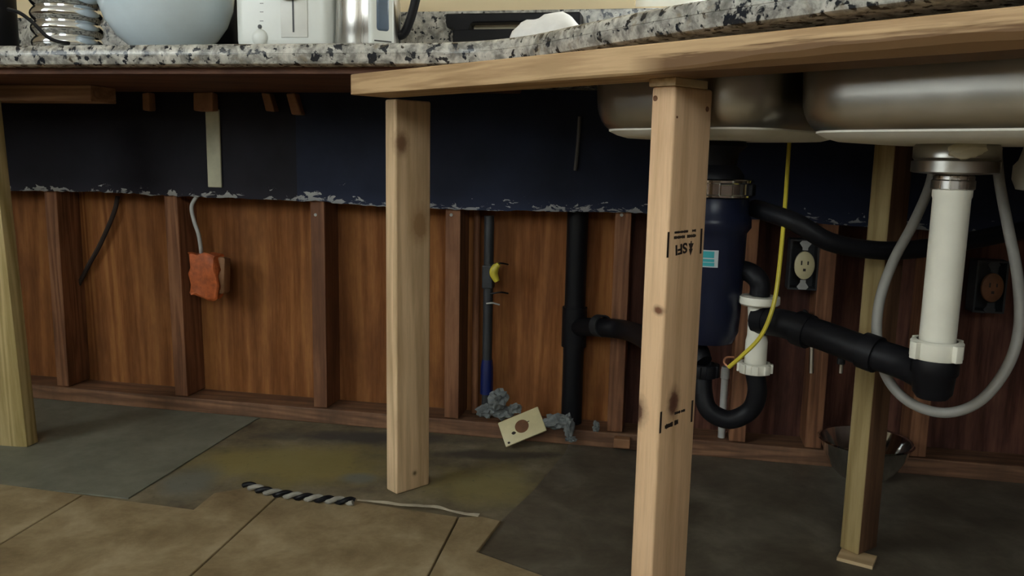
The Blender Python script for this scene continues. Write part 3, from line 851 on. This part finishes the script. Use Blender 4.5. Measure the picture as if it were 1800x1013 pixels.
# white handle of a fitting at the right edge
wk = at_y(1806, 300, 1.15)
wv_ = thing('sprayer_fitting', tuple(wk - Vector((0, 0, .03))), 'pale round fitting under the sink at the right edge', 'fitting')
obj('cap', lathe([(0, -.028), (.012, -.026), (.018, -.012), (.018, .006), (.012, .014), (.008, .03), (.008, ZS - wk.z + .0)], wk, 20), M['cable'], wv_, smooth=True)
# bare yellow ground wire
yw = [at_y(1388, 240, 1.46), at_y(1384, 300, 1.42), at_y(1380, 360, 1.38), at_y(1371, 460, 1.335), at_y(1360, 535, 1.315), at_y(1338, 590, 1.315), at_y(1305, 625, 1.33), at_y(1281, 646, 1.345)]
yo = thing('ground_wire', tuple(yw[-1]), 'thin yellow wire dropping past the white tee', 'wire')
obj('wire', tube(yw, .0036, 8), M['yellow'], yo, smooth=True)
cl_ = [yw[-1], at_y(1273, 638, 1.35), at_y(1276, 629, 1.36), at_y(1290, 628, 1.36)]
obj('copper_end', tube(cl_, .0017, 8), M['copper'], yo, smooth=True)
# grey conduit stub behind the trap
st0, st1 = wall_pt(1275, 652, -.03), wall_pt(1273, 778, -.03)
cs = thing('conduit_stub', (st1.x, st1.y, .0405), 'short pale grey conduit standing behind the black trap', 'conduit')
obj('tube', tube([(st0.x, st0.y, st0.z - .004), (st0.x, st0.y, .0405)], .0085, 12, 0), M['cable'], cs, smooth=True)
obj('cap', lathe([(0, .012), (.009, .010), (.0105, 0), (.0105, -.018), (.0085, -.02)], st0, 14), M['cable'], cs, smooth=True)
# two small chrome stubs hanging below the waste arm
for (px, y0, y1, lab) in ((1426, 608, 656, 'longer of two thin chrome stubs under the black waste pipe'), (1478, 640, 656, 'shorter of two thin chrome stubs under the black waste pipe')):
    a, c = at_y(px, y0, 1.62), at_y(px, y1, 1.62)
    s_ = thing('supply_stub', tuple(c), lab, 'pipe', 'chrome supply stubs')
    obj('tube', tube([a + Vector((0, 0, .03)), c], .0048, 12, 0), M['chrome'], s_, smooth=True)
    obj('collar', lathe([(.004, .0), (.008, .0), (.008, .012), (.004, .012)], a + Vector((0, 0, .0)), 14), M['pipegrey'], s_, smooth=True)
    bk = on_plane(px, y0 - 30, WO, WN)
    obj('feed', tube([a + Vector((0, 0, .03)), a + Vector((0, .03, .045)), (a + bk) / 2 + Vector((0, 0, .03)), bk + Vector((0, .05, .03))], .006, 10), M['pipegrey'], s_, smooth=True)

# ------------------------------------------------------------------ electrics on the stud wall
def receptacle(px, py, label, face='cream', ear='cable'):
    c = wall_pt(px, py, .0)
    MX = Matrix.Translation(c) @ Matrix.Rotation(WA, 4, 'Z')
    t = thing('wall_outlet', tuple(c - Vector((0, 0, .06))), label, 'outlet')
    b = bmesh.new()
    for lo, hi in (((-.032, -.0, -.058), (-.028, .05, .058)), ((.028, 0, -.058), (.032, .05, .058)), ((-.032, 0, .054), (.032, .05, .058)), ((-.032, 0, -.058), (.032, .05, -.054)), ((-.032, .046, -.058), (.032, .05, .058))):
        box(lo, hi, bm=b)
    obj('outlet_box', b, M['pipegrey'], t, MX)
    b = bmesh.new()
    pts = [(-.008, .056), (.008, .056), (.013, .050), (.006, .040), (.006, .034), (-.006, .034), (-.006, .040), (-.013, .050)]
    for sg in (1, -1):
        f = [(x, z * sg) for x, z in pts]
        obj('mounting_ear', (lambda q: (q.transform(Matrix.Rotation(math.pi / 2, 4, 'X')), q)[1])(prism(f, .004, .0055)), M[ear], t, MX)
    bb = lathe([(0, 0), (.022, 0), (.022, .009), (.019, .011), (0, .011)], (0, 0, 0), 28, (0, -1, 0))
    for v in bb.verts: v.co.z *= 1.45; v.co.y -= .002
    f = obj('receptacle', bb, M[face], t, MX, smooth=True)
    b = bmesh.new()
    for x, z, hw_, hh in ((-.007, .006, .0016, .005), (.007, .006, .0016, .004), (0, -.010, .003, .003)):
        box((x - hw_, -.0136, z - hh), (x + hw_, -.0128, z + hh), bm=b)
    obj('slot', b, M['ink'], f, MX)
    return t, MX
t_, mx_ = receptacle(1413, 466, 'bare cream electrical outlet without cover beside the black hose')
for (x, a) in ((-.017, .35), (.012, -.1)):
    b = box((x - .005, -.006, .060), (x + .005, -.003, .083), .001)
    b.transform(Matrix.Rotation(a, 4, 'Y'))
    obj('box_tab', b, M['cable'], t_, mx_)
receptacle(1742, 505, 'dim electrical outlet in the dark behind the grey hose loop', 'holebrown', 'pipegrey')  # brown face and dark ears put its dimness into the colour
# orange junction box
c0 = wall_pt(361, 484, .012)
ob = thing('junction_box', tuple(c0 - Vector((0, 0, .06))), 'orange plastic junction box fixed to a stud on the open wall', 'electrical box')
b = box((-.040, -.012, -.058), (.040, .030, .058), .008, 3)
bmesh.ops.subdivide_edges(b, edges=list(b.edges), cuts=3, use_grid_fill=True)
for v in b.verts:
    n1 = noise.noise(v.co * 55 + Vector((2, 0, 0))); n2 = noise.noise(v.co * 120)
    v.co += Vector((n1 * .012, -abs(n1) * .010 + n2 * .006, noise.noise(v.co * 45 + Vector((0, 7, 0))) * .014))
OBM = Matrix.Translation(c0) @ Matrix.Rotation(WA, 4, 'Z') @ Matrix.Rotation(.05, 4, 'Y')
obj('box_body', b, M['orange'], ob, OBM, smooth=True)
b = box((.030, .0, -.045), (.054, .034, .05), .006, 2)
for v in b.verts: v.co += Vector((noise.noise(v.co * 70) * .006, 0, noise.noise(v.co * 50 + Vector((3, 0, 0))) * .006))
obj('side_flange', b, M['chipwood'], ob, OBM, smooth=True)
cb = [wall_pt(350, 340, -.01), wall_pt(337, 362, .0), wall_pt(341, 388, .01), wall_pt(349, 412, .012), wall_pt(353, 436, .006), wall_pt(354, 446, -.004)]
tag(obj('electric_cable', tube(cb, .0052, 10), M['cable'], smooth=True), 'pale grey cable dropping into the orange junction box', 'cable')
# dark cable slanting over the left bay
cb = [wall_pt(207, 345, -.075), wall_pt(200, 375, -.07), wall_pt(176, 430, -.07), wall_pt(150, 478, -.07), wall_pt(134, 520, -.072), wall_pt(136, 600, -.074), wall_pt(146, 668, -.074)]
tag(obj('dark_cable', tube(cb, .0065, 8), M['cavity'], smooth=True), 'dark cable slanting down the leftmost wall bay', 'cable')
cb = [wall_pt(128, 345, -.078), wall_pt(124, 400, -.078), wall_pt(122, 470, -.078), wall_pt(124, 530, -.078)]
tag(obj('dark_cable', tube(cb, .0055, 8), M['cavity'], smooth=True), 'dark upright cable left of the slanting one', 'cable')
cb = [wall_pt(1019, 205, .022), wall_pt(1016, 250, .022), wall_pt(1011, 300, .022)]
tag(obj('loose_cable', tube(cb, .0042, 8), M['darkgrey'], smooth=True), 'short grey cable end hanging on the dark board left of the sink', 'cable')
# valve and riser between studs
vp = wall_pt(858, 520, -.04); vb = wall_pt(864, 700, -.02)
rv = thing('supply_riser', (vb.x, vb.y, .0), 'dark water riser with yellow valve handle between two studs', 'pipe')
obj('pipe', tube([(vp.x, vp.y, .56), (vp.x, vp.y, .043)], .0125, 14, 0), M['pipegrey'], rv, smooth=True)
z1, z0 = wall_pt(858, 632, -.04).z, wall_pt(858, 692, -.04).z
obj('blue_sleeve', lathe([(.0126, z0), (.017, z0), (.016, z1 - .02), (.0135, z1), (.0126, z1)], (vp.x, vp.y, 0), 18), M['blue'], rv, smooth=True)
vv = wall_pt(868, 488, -.03)
b = box((-.014, -.014, -.03), (.014, .014, .03), .004)
obj('valve_body', b, M['pipegrey'], rv, Matrix.Translation((vp.x, vp.y, vv.z)) @ Matrix.Rotation(WA, 4, 'Z'))
h = [wall_pt(877, 464, -.005), wall_pt(870, 472, -.005), wall_pt(868, 482, -.005), wall_pt(874, 495, -.005)]
hd = obj('valve_handle', tube(h, lambda u: .006 + .005 * math.sin(u * 3), 10), M['yellow'], rv, smooth=True)
for py in (465, 516):
    obj('pipe_bracket', tube([wall_pt(862, py + 1, -.03), wall_pt(880, py - 2, -.03), wall_pt(893, py, -.05)], .0022, 8), M['black'], rv)
obj('clamp', tube([wall_pt(855, 534, -.02), wall_pt(866, 533, -.02), wall_pt(878, 536, -.03)], .0022, 8), M['cable'], rv)
# second dark pipe
vp2 = wall_pt(836, 600, -.06)
tag(obj('riser_pipe', tube([(vp2.x, vp2.y, .60), (vp2.x, vp2.y, .043)], .009, 12, 0), M['stud'], smooth=True), 'thin brown pipe left of the valve riser', 'pipe')

# ------------------------------------------------------------------ loose bits on the floor
# cream outlet cover leaning on the bottom plate
pc0 = on_z(890, 790)
e1 = (at_y(958, 762, pc0.y + .004) - pc0).normalized()      # along the lower edge
tl = Vector((-.10, .62, .62)); e2 = (tl - e1 * tl.dot(e1)).normalized(); e3 = e1.cross(e2)
CP = Matrix(((e1.x, e2.x, e3.x, pc0.x), (e1.y, e2.y, e3.y, pc0.y), (e1.z, e2.z, e3.z, .0035), (0, 0, 0, 1)))
cv = thing('outlet_cover', (pc0.x, pc0.y, 0), 'cream outlet cover plate lying tilted on the floor by the wall', 'cover plate')
LW, LH = .108, .070
b = box((0, 0, 0), (LW, LH, .006), .0025, 2)
cvp = obj('plate', b, M['cream'], cv, CP, smooth=True)
obj('socket_hole', lathe([(0, .0061), (.0165, .0061), (.0175, .0066), (.0165, .0068), (0, .0062)], (LW * .5, LH * .5, 0), 28), M['holebrown'], cvp, CP, smooth=True)
for fx, fy, sx_, sy_ in ((.27, .38, .005, .004), (.10, .10, .003, .003), (.67, .58, .004, .0012)):
    obj('stain', blob((LW * fx, LH * fy, .0061), (sx_, sy_, .0006), .5, fx * 9, 2), M['ink'], cvp, CP)
# crumpled grey scraps by the riser and by the stack
scr = [(875, 703, .03, (.024, .018, .022), 'round knot of crumpled grey plastic at the foot of the blue sleeve'),
       (853, 722, .025, (.022, .016, .016), 'crumpled grey scrap left of the outlet cover below the riser'),
       (882, 726, .015, (.026, .016, .014), 'flat crumpled grey scrap just above the outlet cover'),
       (905, 718, .02, (.016, .012, .012), 'small grey scrap right of the crumpled heap under the riser'),
       (978, 742, .03, (.030, .014, .018), 'brownish grey rag on the plate right of the outlet cover'),
       (1000, 748, .03, (.012, .012, .026), 'upright pale scrap left of the black stack'),
       (1003, 772, .03, (.014, .010, .008), 'pale flat scrap at the foot of the black stack'),
       (1048, 750, .03, (.008, .006, .012), 'tiny pale scrap right of the black stack')]
for i, (px, py, t, sz, lab) in enumerate(scr):
    c = wall_pt(px, py, t)
    b = blob(c, sz, .6, i * 1.7 + 1, 3, 2.0)
    tag(obj('crumpled_scrap', b, M['foam'], smooth=False), lab, 'scrap', 'crumpled scraps along the wall')
c = wall_pt(1095, 778, .02)
tag(obj('wood_offcut', (lambda q: (q.transform(Matrix.Translation(c) @ Matrix.Rotation(WA, 4, 'Z')), q)[1])(box((-.022, -.012, -.012), (.018, .012, .012), .003)), M['chipwood']), 'small wood offcut against the bottom plate left of the nearest post', 'offcut')
# twisted black and white strip on the tile edge
tw = spline([on_z(432, 852, .015), on_z(470, 864, .015), on_z(520, 872, .015), on_z(570, 878, .015), on_z(622, 882, .015)], 14)
two = thing('twisted_strip', tuple(on_z(520, 874)), 'black and white twisted strip lying along the tile edge', 'strip')
def strand(phase, r, off, name, mat):
    pts = []
    n = len(tw)
    for i, p in enumerate(tw):
        d = (tw[min(i + 1, n - 1)] - tw[max(0, i - 1)]).normalized()
        s_ = d.cross(Vector((0, 0, 1))).normalized(); u_ = s_.cross(d)
        a = phase + i * .62
        pts.append(p + s_ * math.cos(a) * off + u_ * math.sin(a) * off * .6)
    return obj(name, tube(pts, r, 8, 2), mat, two, smooth=True)
strand(0, .0052, .0062, 'black_strand', M['black'])
strand(math.pi, .0052, .0062, 'white_strand', M['dirtywhite'])
def ribbon(pts, wd, z):
    Pp = spline(pts, 8); b = bmesh.new(); rows = []
    for i, p in enumerate(Pp):
        d = (Pp[min(i + 1, len(Pp) - 1)] - Pp[max(0, i - 1)]).normalized(); s_ = d.cross(Vector((0, 0, 1))).normalized()
        k = wd * (.6 + .5 * noise.noise(p * 25)); u = .0012
        lift = .003 * abs(noise.noise(p * 18))
        rows.append([b.verts.new(p + s_ * k + Vector((0, 0, u + lift))), b.verts.new(p - s_ * k + Vector((0, 0, u + lift * 2))), b.verts.new(p - s_ * k + Vector((0, 0, lift * 2))), b.verts.new(p + s_ * k + Vector((0, 0, lift)))])
    for a, c in zip(rows, rows[1:]):
        for k in range(4): b.faces.new((a[k], a[(k + 1) % 4], c[(k + 1) % 4], c[k]))
    b.faces.new(rows[0]); b.faces.new(rows[-1][::-1])
    return b
tag(obj('torn_strip', ribbon([on_z(628, 880, TZ), on_z(690, 887, TZ), on_z(760, 892, TZ), on_z(800, 901, TZ), on_z(842, 908, TZ)], .006, TZ), M['torn']), 'thin pale torn strip along the tile edge toward the corner', 'strip')
# steel bowl on the floor behind the rear post
bc = on_z(1532, 852)
prf = [(0, .004), (.045, .004), (.052, .002), (.068, .018), (.088, .055), (.098, .085), (.103, .086), (.100, .089), (.095, .087), (.085, .057), (.064, .020), (.05, .007), (0, .007)]
tag(obj('metal_bowl', lathe(prf, (bc.x, bc.y + .05, 0), 40), M['chrome'], smooth=True), 'shiny steel bowl on the dark floor behind the rear post', 'bowl')

# ------------------------------------------------------------------ things on the counter
def ct_pt(px, t):       # point on the counter top on the vertical plane t in front of the back wall
    p = on_plane(px, 75, WO + WN * t, WN); return Vector((p.x, p.y, ZT + .0003))
CR = Matrix.Rotation(WA, 4, 'Z')
def put(px, t): return Matrix.Translation(ct_pt(px, t)) @ CR
# ribbed chrome canister
cpos = ct_pt(121, .36)
can = thing('chrome_canister', tuple(cpos), 'mirror chrome ribbed canister at the left end of the counter', 'canister')
prof = [(0, 0), (.058, 0), (.062, .003)]
for k in range(8):
    z0_ = .006 + k * .030
    for j in range(7):
        a = math.pi * j / 6
        prof.append((.063 + .0085 * math.sin(a), z0_ + .030 * j / 6 * .97))
prof += [(.058, .248), (.056, .25), (0, .25)]
obj('body', lathe(prof, cpos, 48), M['chrome'], can, smooth=True)
obj('lid', lathe([(0, .2505), (.060, .2505), (.060, .262), (.05, .268), (.012, .27), (.012, .285), (0, .288)], cpos, 36), M['brushed'], can, smooth=True)
b = bmesh.new()
for k in range(8):
    for a in (-2.15, -1.95):
        pass
bl_ = thing('black_jar', tuple(ct_pt(-8, .34)), 'black jar partly out of view at the left end of the counter', 'jar')
obj('body', lathe([(0, 0), (.043, 0), (.046, .004), (.046, .16), (.04, .172), (0, .172)], ct_pt(-8, .34), 28), M['black'], bl_, smooth=True)
obj('lid', lathe([(0, .1722), (.042, .1722), (.042, .19), (0, .192)], ct_pt(-8, .34), 28), M['black'], bl_, smooth=True)
def cpz(px, py, t): return on_plane(px, py, WO + WN * t, WN)
cord = [cpz(14, 16, .47), cpz(35, 23, .47), cpz(58, 40, .47), cpz(80, 62, .47), cpz(98, 72, .48), cpz(120, 76, .50) ]
cord = [Vector((p.x, p.y, max(p.z, ZT + .0042))) for p in cord]
tag(obj('power_cord', tube(cord, .0038, 8), M['black'], smooth=True), 'black cord arching in front of the chrome canister', 'cord')
# frosted bowl
bp = ct_pt(296, .33)
prf = [(0, .0), (.050, .0), (.052, .004), (.070, .014), (.096, .036), (.116, .066), (.128, .100), (.132, .13), (.135, .131), (.136, .134), (.133, .135), (.129, .131), (.124, .10), (.112, .068), (.092, .04), (.066, .018), (0, .008)]
prf = [(r_ * 1.04, h_) for r_, h_ in prf]
tag(obj('mixing_bowl', lathe(prf, bp, 56), M['bowlglass'], smooth=True), 'pale blue-grey frosted mixing bowl beside the white toaster', 'bowl')
# black appliance behind the bowl
am_ = put(385, .10)
ba = thing('black_appliance', tuple(ct_pt(385, .10)), 'black appliance standing behind the mixing bowl and the white toaster', 'appliance')
obj('body', box((-.13, -.02, .006), (.055, .06, .20), .012, 3), M['black'], ba, am_, smooth=True)
obj('foot', box((-.12, -.01, 0), (.045, .05, .006)), M['black'], ba, am_)
obj('handle', box((-.07, -.032, .12), (-.01, -.0205, .135), .003), M['pipegrey'], ba, am_)
# toaster
tm = put(502, .36)
to = thing('toaster', tuple(ct_pt(502, .36)), 'white toaster with slider slot and browning dial on the counter', 'toaster')
hw = (ct_pt(586, .36) - ct_pt(420, .36)).length / 2
obj('body', box((-hw, -.02, .004), (hw, .14, .19), .022, 5), M['appl_white'], to, tm, smooth=True)
b = box((-hw + .012, -.015, 0), (hw - .012, .13, .004)); obj('foot', b, M['darkdot'], to, tm)
def tloc(px, py):      # local x, z on the toaster's front face
    n = tm.to_3x3() @ Vector((0, -1, 0)); p = on_plane(px, py, tm @ Vector((0, -.02, 0)), n); return tm.inverted() @ p
x0, x1 = tloc(494, 30).x, tloc(541, 30).x; zb_ = tloc(517, 66).z
pn = obj('slider_panel', box((x0, -.0225, zb_), (x1, -.019, .17), .0012, 2), M['white'], to, tm, smooth=True)
q0, q1 = tloc(517, 57), tloc(517, -60)
obj('slot', box((q0.x - .0018, -.0231, q0.z), (q0.x + .0018, -.0222, q1.z)), M['darkdot'], pn, tm)
q = tloc(511, -2); obj('lever', box((q.x - .017, -.036, q.z - .003), (q.x + .017, -.0226, q.z + .012), .003), M['cable'], pn, tm)
q = tloc(457, 47); obj('indicator', lathe([(0, 0), (.0042, 0), (.0042, .0015), (0, .002)], (q.x, -.0202, q.z), 16, (0, -1, 0)), M['darkdot'], to, tm)
for py in (6, 21, 37, -8, -22):
    q = tloc(460, py); obj('dial_mark', box((q.x - .0038, -.0206, q.z - .0005), (q.x + .0038, -.0199, q.z + .0005)), M['darkdot'], to, tm)
q = tloc(457, 66); obj('button', lathe([(.017, 0), (.017, .002), (.014, .006), (.008, .008), (0, .0085)], (q.x, -.0195, q.z), 24, (0, -1, 0)), M['appl_white'], to, tm, smooth=True)
# kettle
kp = ct_pt(648, .34)
ke = thing('electric_kettle', tuple(kp), 'brushed steel electric kettle with a dark water window beside the toaster', 'kettle')
hk = (ct_pt(705, .34) - ct_pt(597, .34)).length / 2
obj('body', lathe([(0, .012), (hk * .96, .012), (hk, .016), (hk * .985, .08), (hk * .93, .16), (hk * .8, .2), (0, .205)], kp, 48), M['brushed'], ke, smooth=True)
obj('base', lathe([(0, 0), (hk * .98, 0), (hk * 1.0, .003), (hk * 1.0, .0085), (hk * .9, .0115), (0, .0118)], kp, 48), M['black'], ke, smooth=True)
km = Matrix.Translation(kp) @ Matrix.Rotation(math.radians(-52), 4, 'Z')       # local -y faces the window side
b = bmesh.new()
def kp_panel(w_, z0_, z1_, off, rc):
    b = box((-w_, -hk - off, z0_), (w_, -hk + .02, z1_), rc, 4); return b
gp = obj('gauge_panel', kp_panel(.026, .010, .19, .004, .007), M['appl_white'], ke, Matrix.Translation(kp) @ Matrix.Rotation(math.radians(33), 4, 'Z'), smooth=True)
obj('water_window', kp_panel(.0155, .036, .17, .0062, .008), M['sheer'], gp, Matrix.Translation(kp) @ Matrix.Rotation(math.radians(33), 4, 'Z'), smooth=True)
obj('gauge_line', box((-.018, -hk - .0048, .018), (.018, -hk - .003, .0205)), M['darkdot'], gp, Matrix.Translation(kp) @ Matrix.Rotation(math.radians(33), 4, 'Z'))
hd_ = kp + WU * (hk + .012)
obj('handle', tube([kp + WU * hk * .8 + Vector((0, 0, .19)), hd_ + WU * .03 + Vector((0, 0, .17)), hd_ + WU * .02 + Vector((0, 0, .10)), hd_ + WU * .0 + Vector((0, 0, .045)), kp + WU * hk * .9 + Vector((0, 0, .035))], .009, 12), M['black'], ke, smooth=True)
# black dish rack base
dm = put(900, .10)
dk = thing('dish_rack', tuple(ct_pt(900, .10)), 'low black dish rack in front of the backsplash', 'dish rack')
def dloc(px, py):
    p = on_plane(px, py, dm @ Vector((0, 0, 0)), dm.to_3x3() @ Vector((0, -1, 0))); return dm.inverted() @ p
xl, xr = dloc(783, 30).x, dloc(1020, 30).x; zt1 = dloc(900, 22).z; zm1 = dloc(900, 39).z; zm0 = dloc(900, 51).z
xs0 = dloc(826, 45).x
b = box((xl, 0, zm1), (xr, .06, zt1), .003)
obj('top_rail', b, M['black'], dk, dm)
obj('base_tray', box((xl + .018, -.005, 0), (xr, .06, zm0), .003), M['black'], dk, dm)
bb = bmesh.new()
lp = [(xl, zm1 + .004), (xs0 + .01, zm1 + .004), (xs0, zm1 - .003), (xs0 - .004, zm0 - .003), (xl + .022, zm0 - .003), (xl + .020, zm0 + .004), (xl + .004, zm1 - .010)]
bb = prism(lp, 0, .06); bb.transform(Matrix(((1, 0, 0, 0), (0, 0, 1, 0), (0, 1, 0, 0), (0, 0, 0, 1))))
obj('bright_slot', box((xs0, .035, zm0 - .004), (xr - .02, .042, zm1 + .004)), M['cream2'], dk, dm)  # cream panel added to paint the bright reflection in the gap
obj('end_frame', bb, M['black'], dk, dm)
obj('end_frame', box((xr - .03, .0, zm0 - .003), (xr, .06, zm1 + .003), .002), M['black'], dk, dm)
# white cloth heap
cp_ = ct_pt(965, .30)
th_ = on_plane(965, 20, WO + WN * .30, WN).z - ZT
b = blob((cp_.x, cp_.y, ZT), (.082, .06, th_), .13, 5, 4, 1.4)
for v in b.verts: v.co.z = max(v.co.z, ZT + .0003)
tag(obj('folded_towel', b, M['cloth'], smooth=True), 'white towel heaped on the counter before the black dish rack', 'towel')
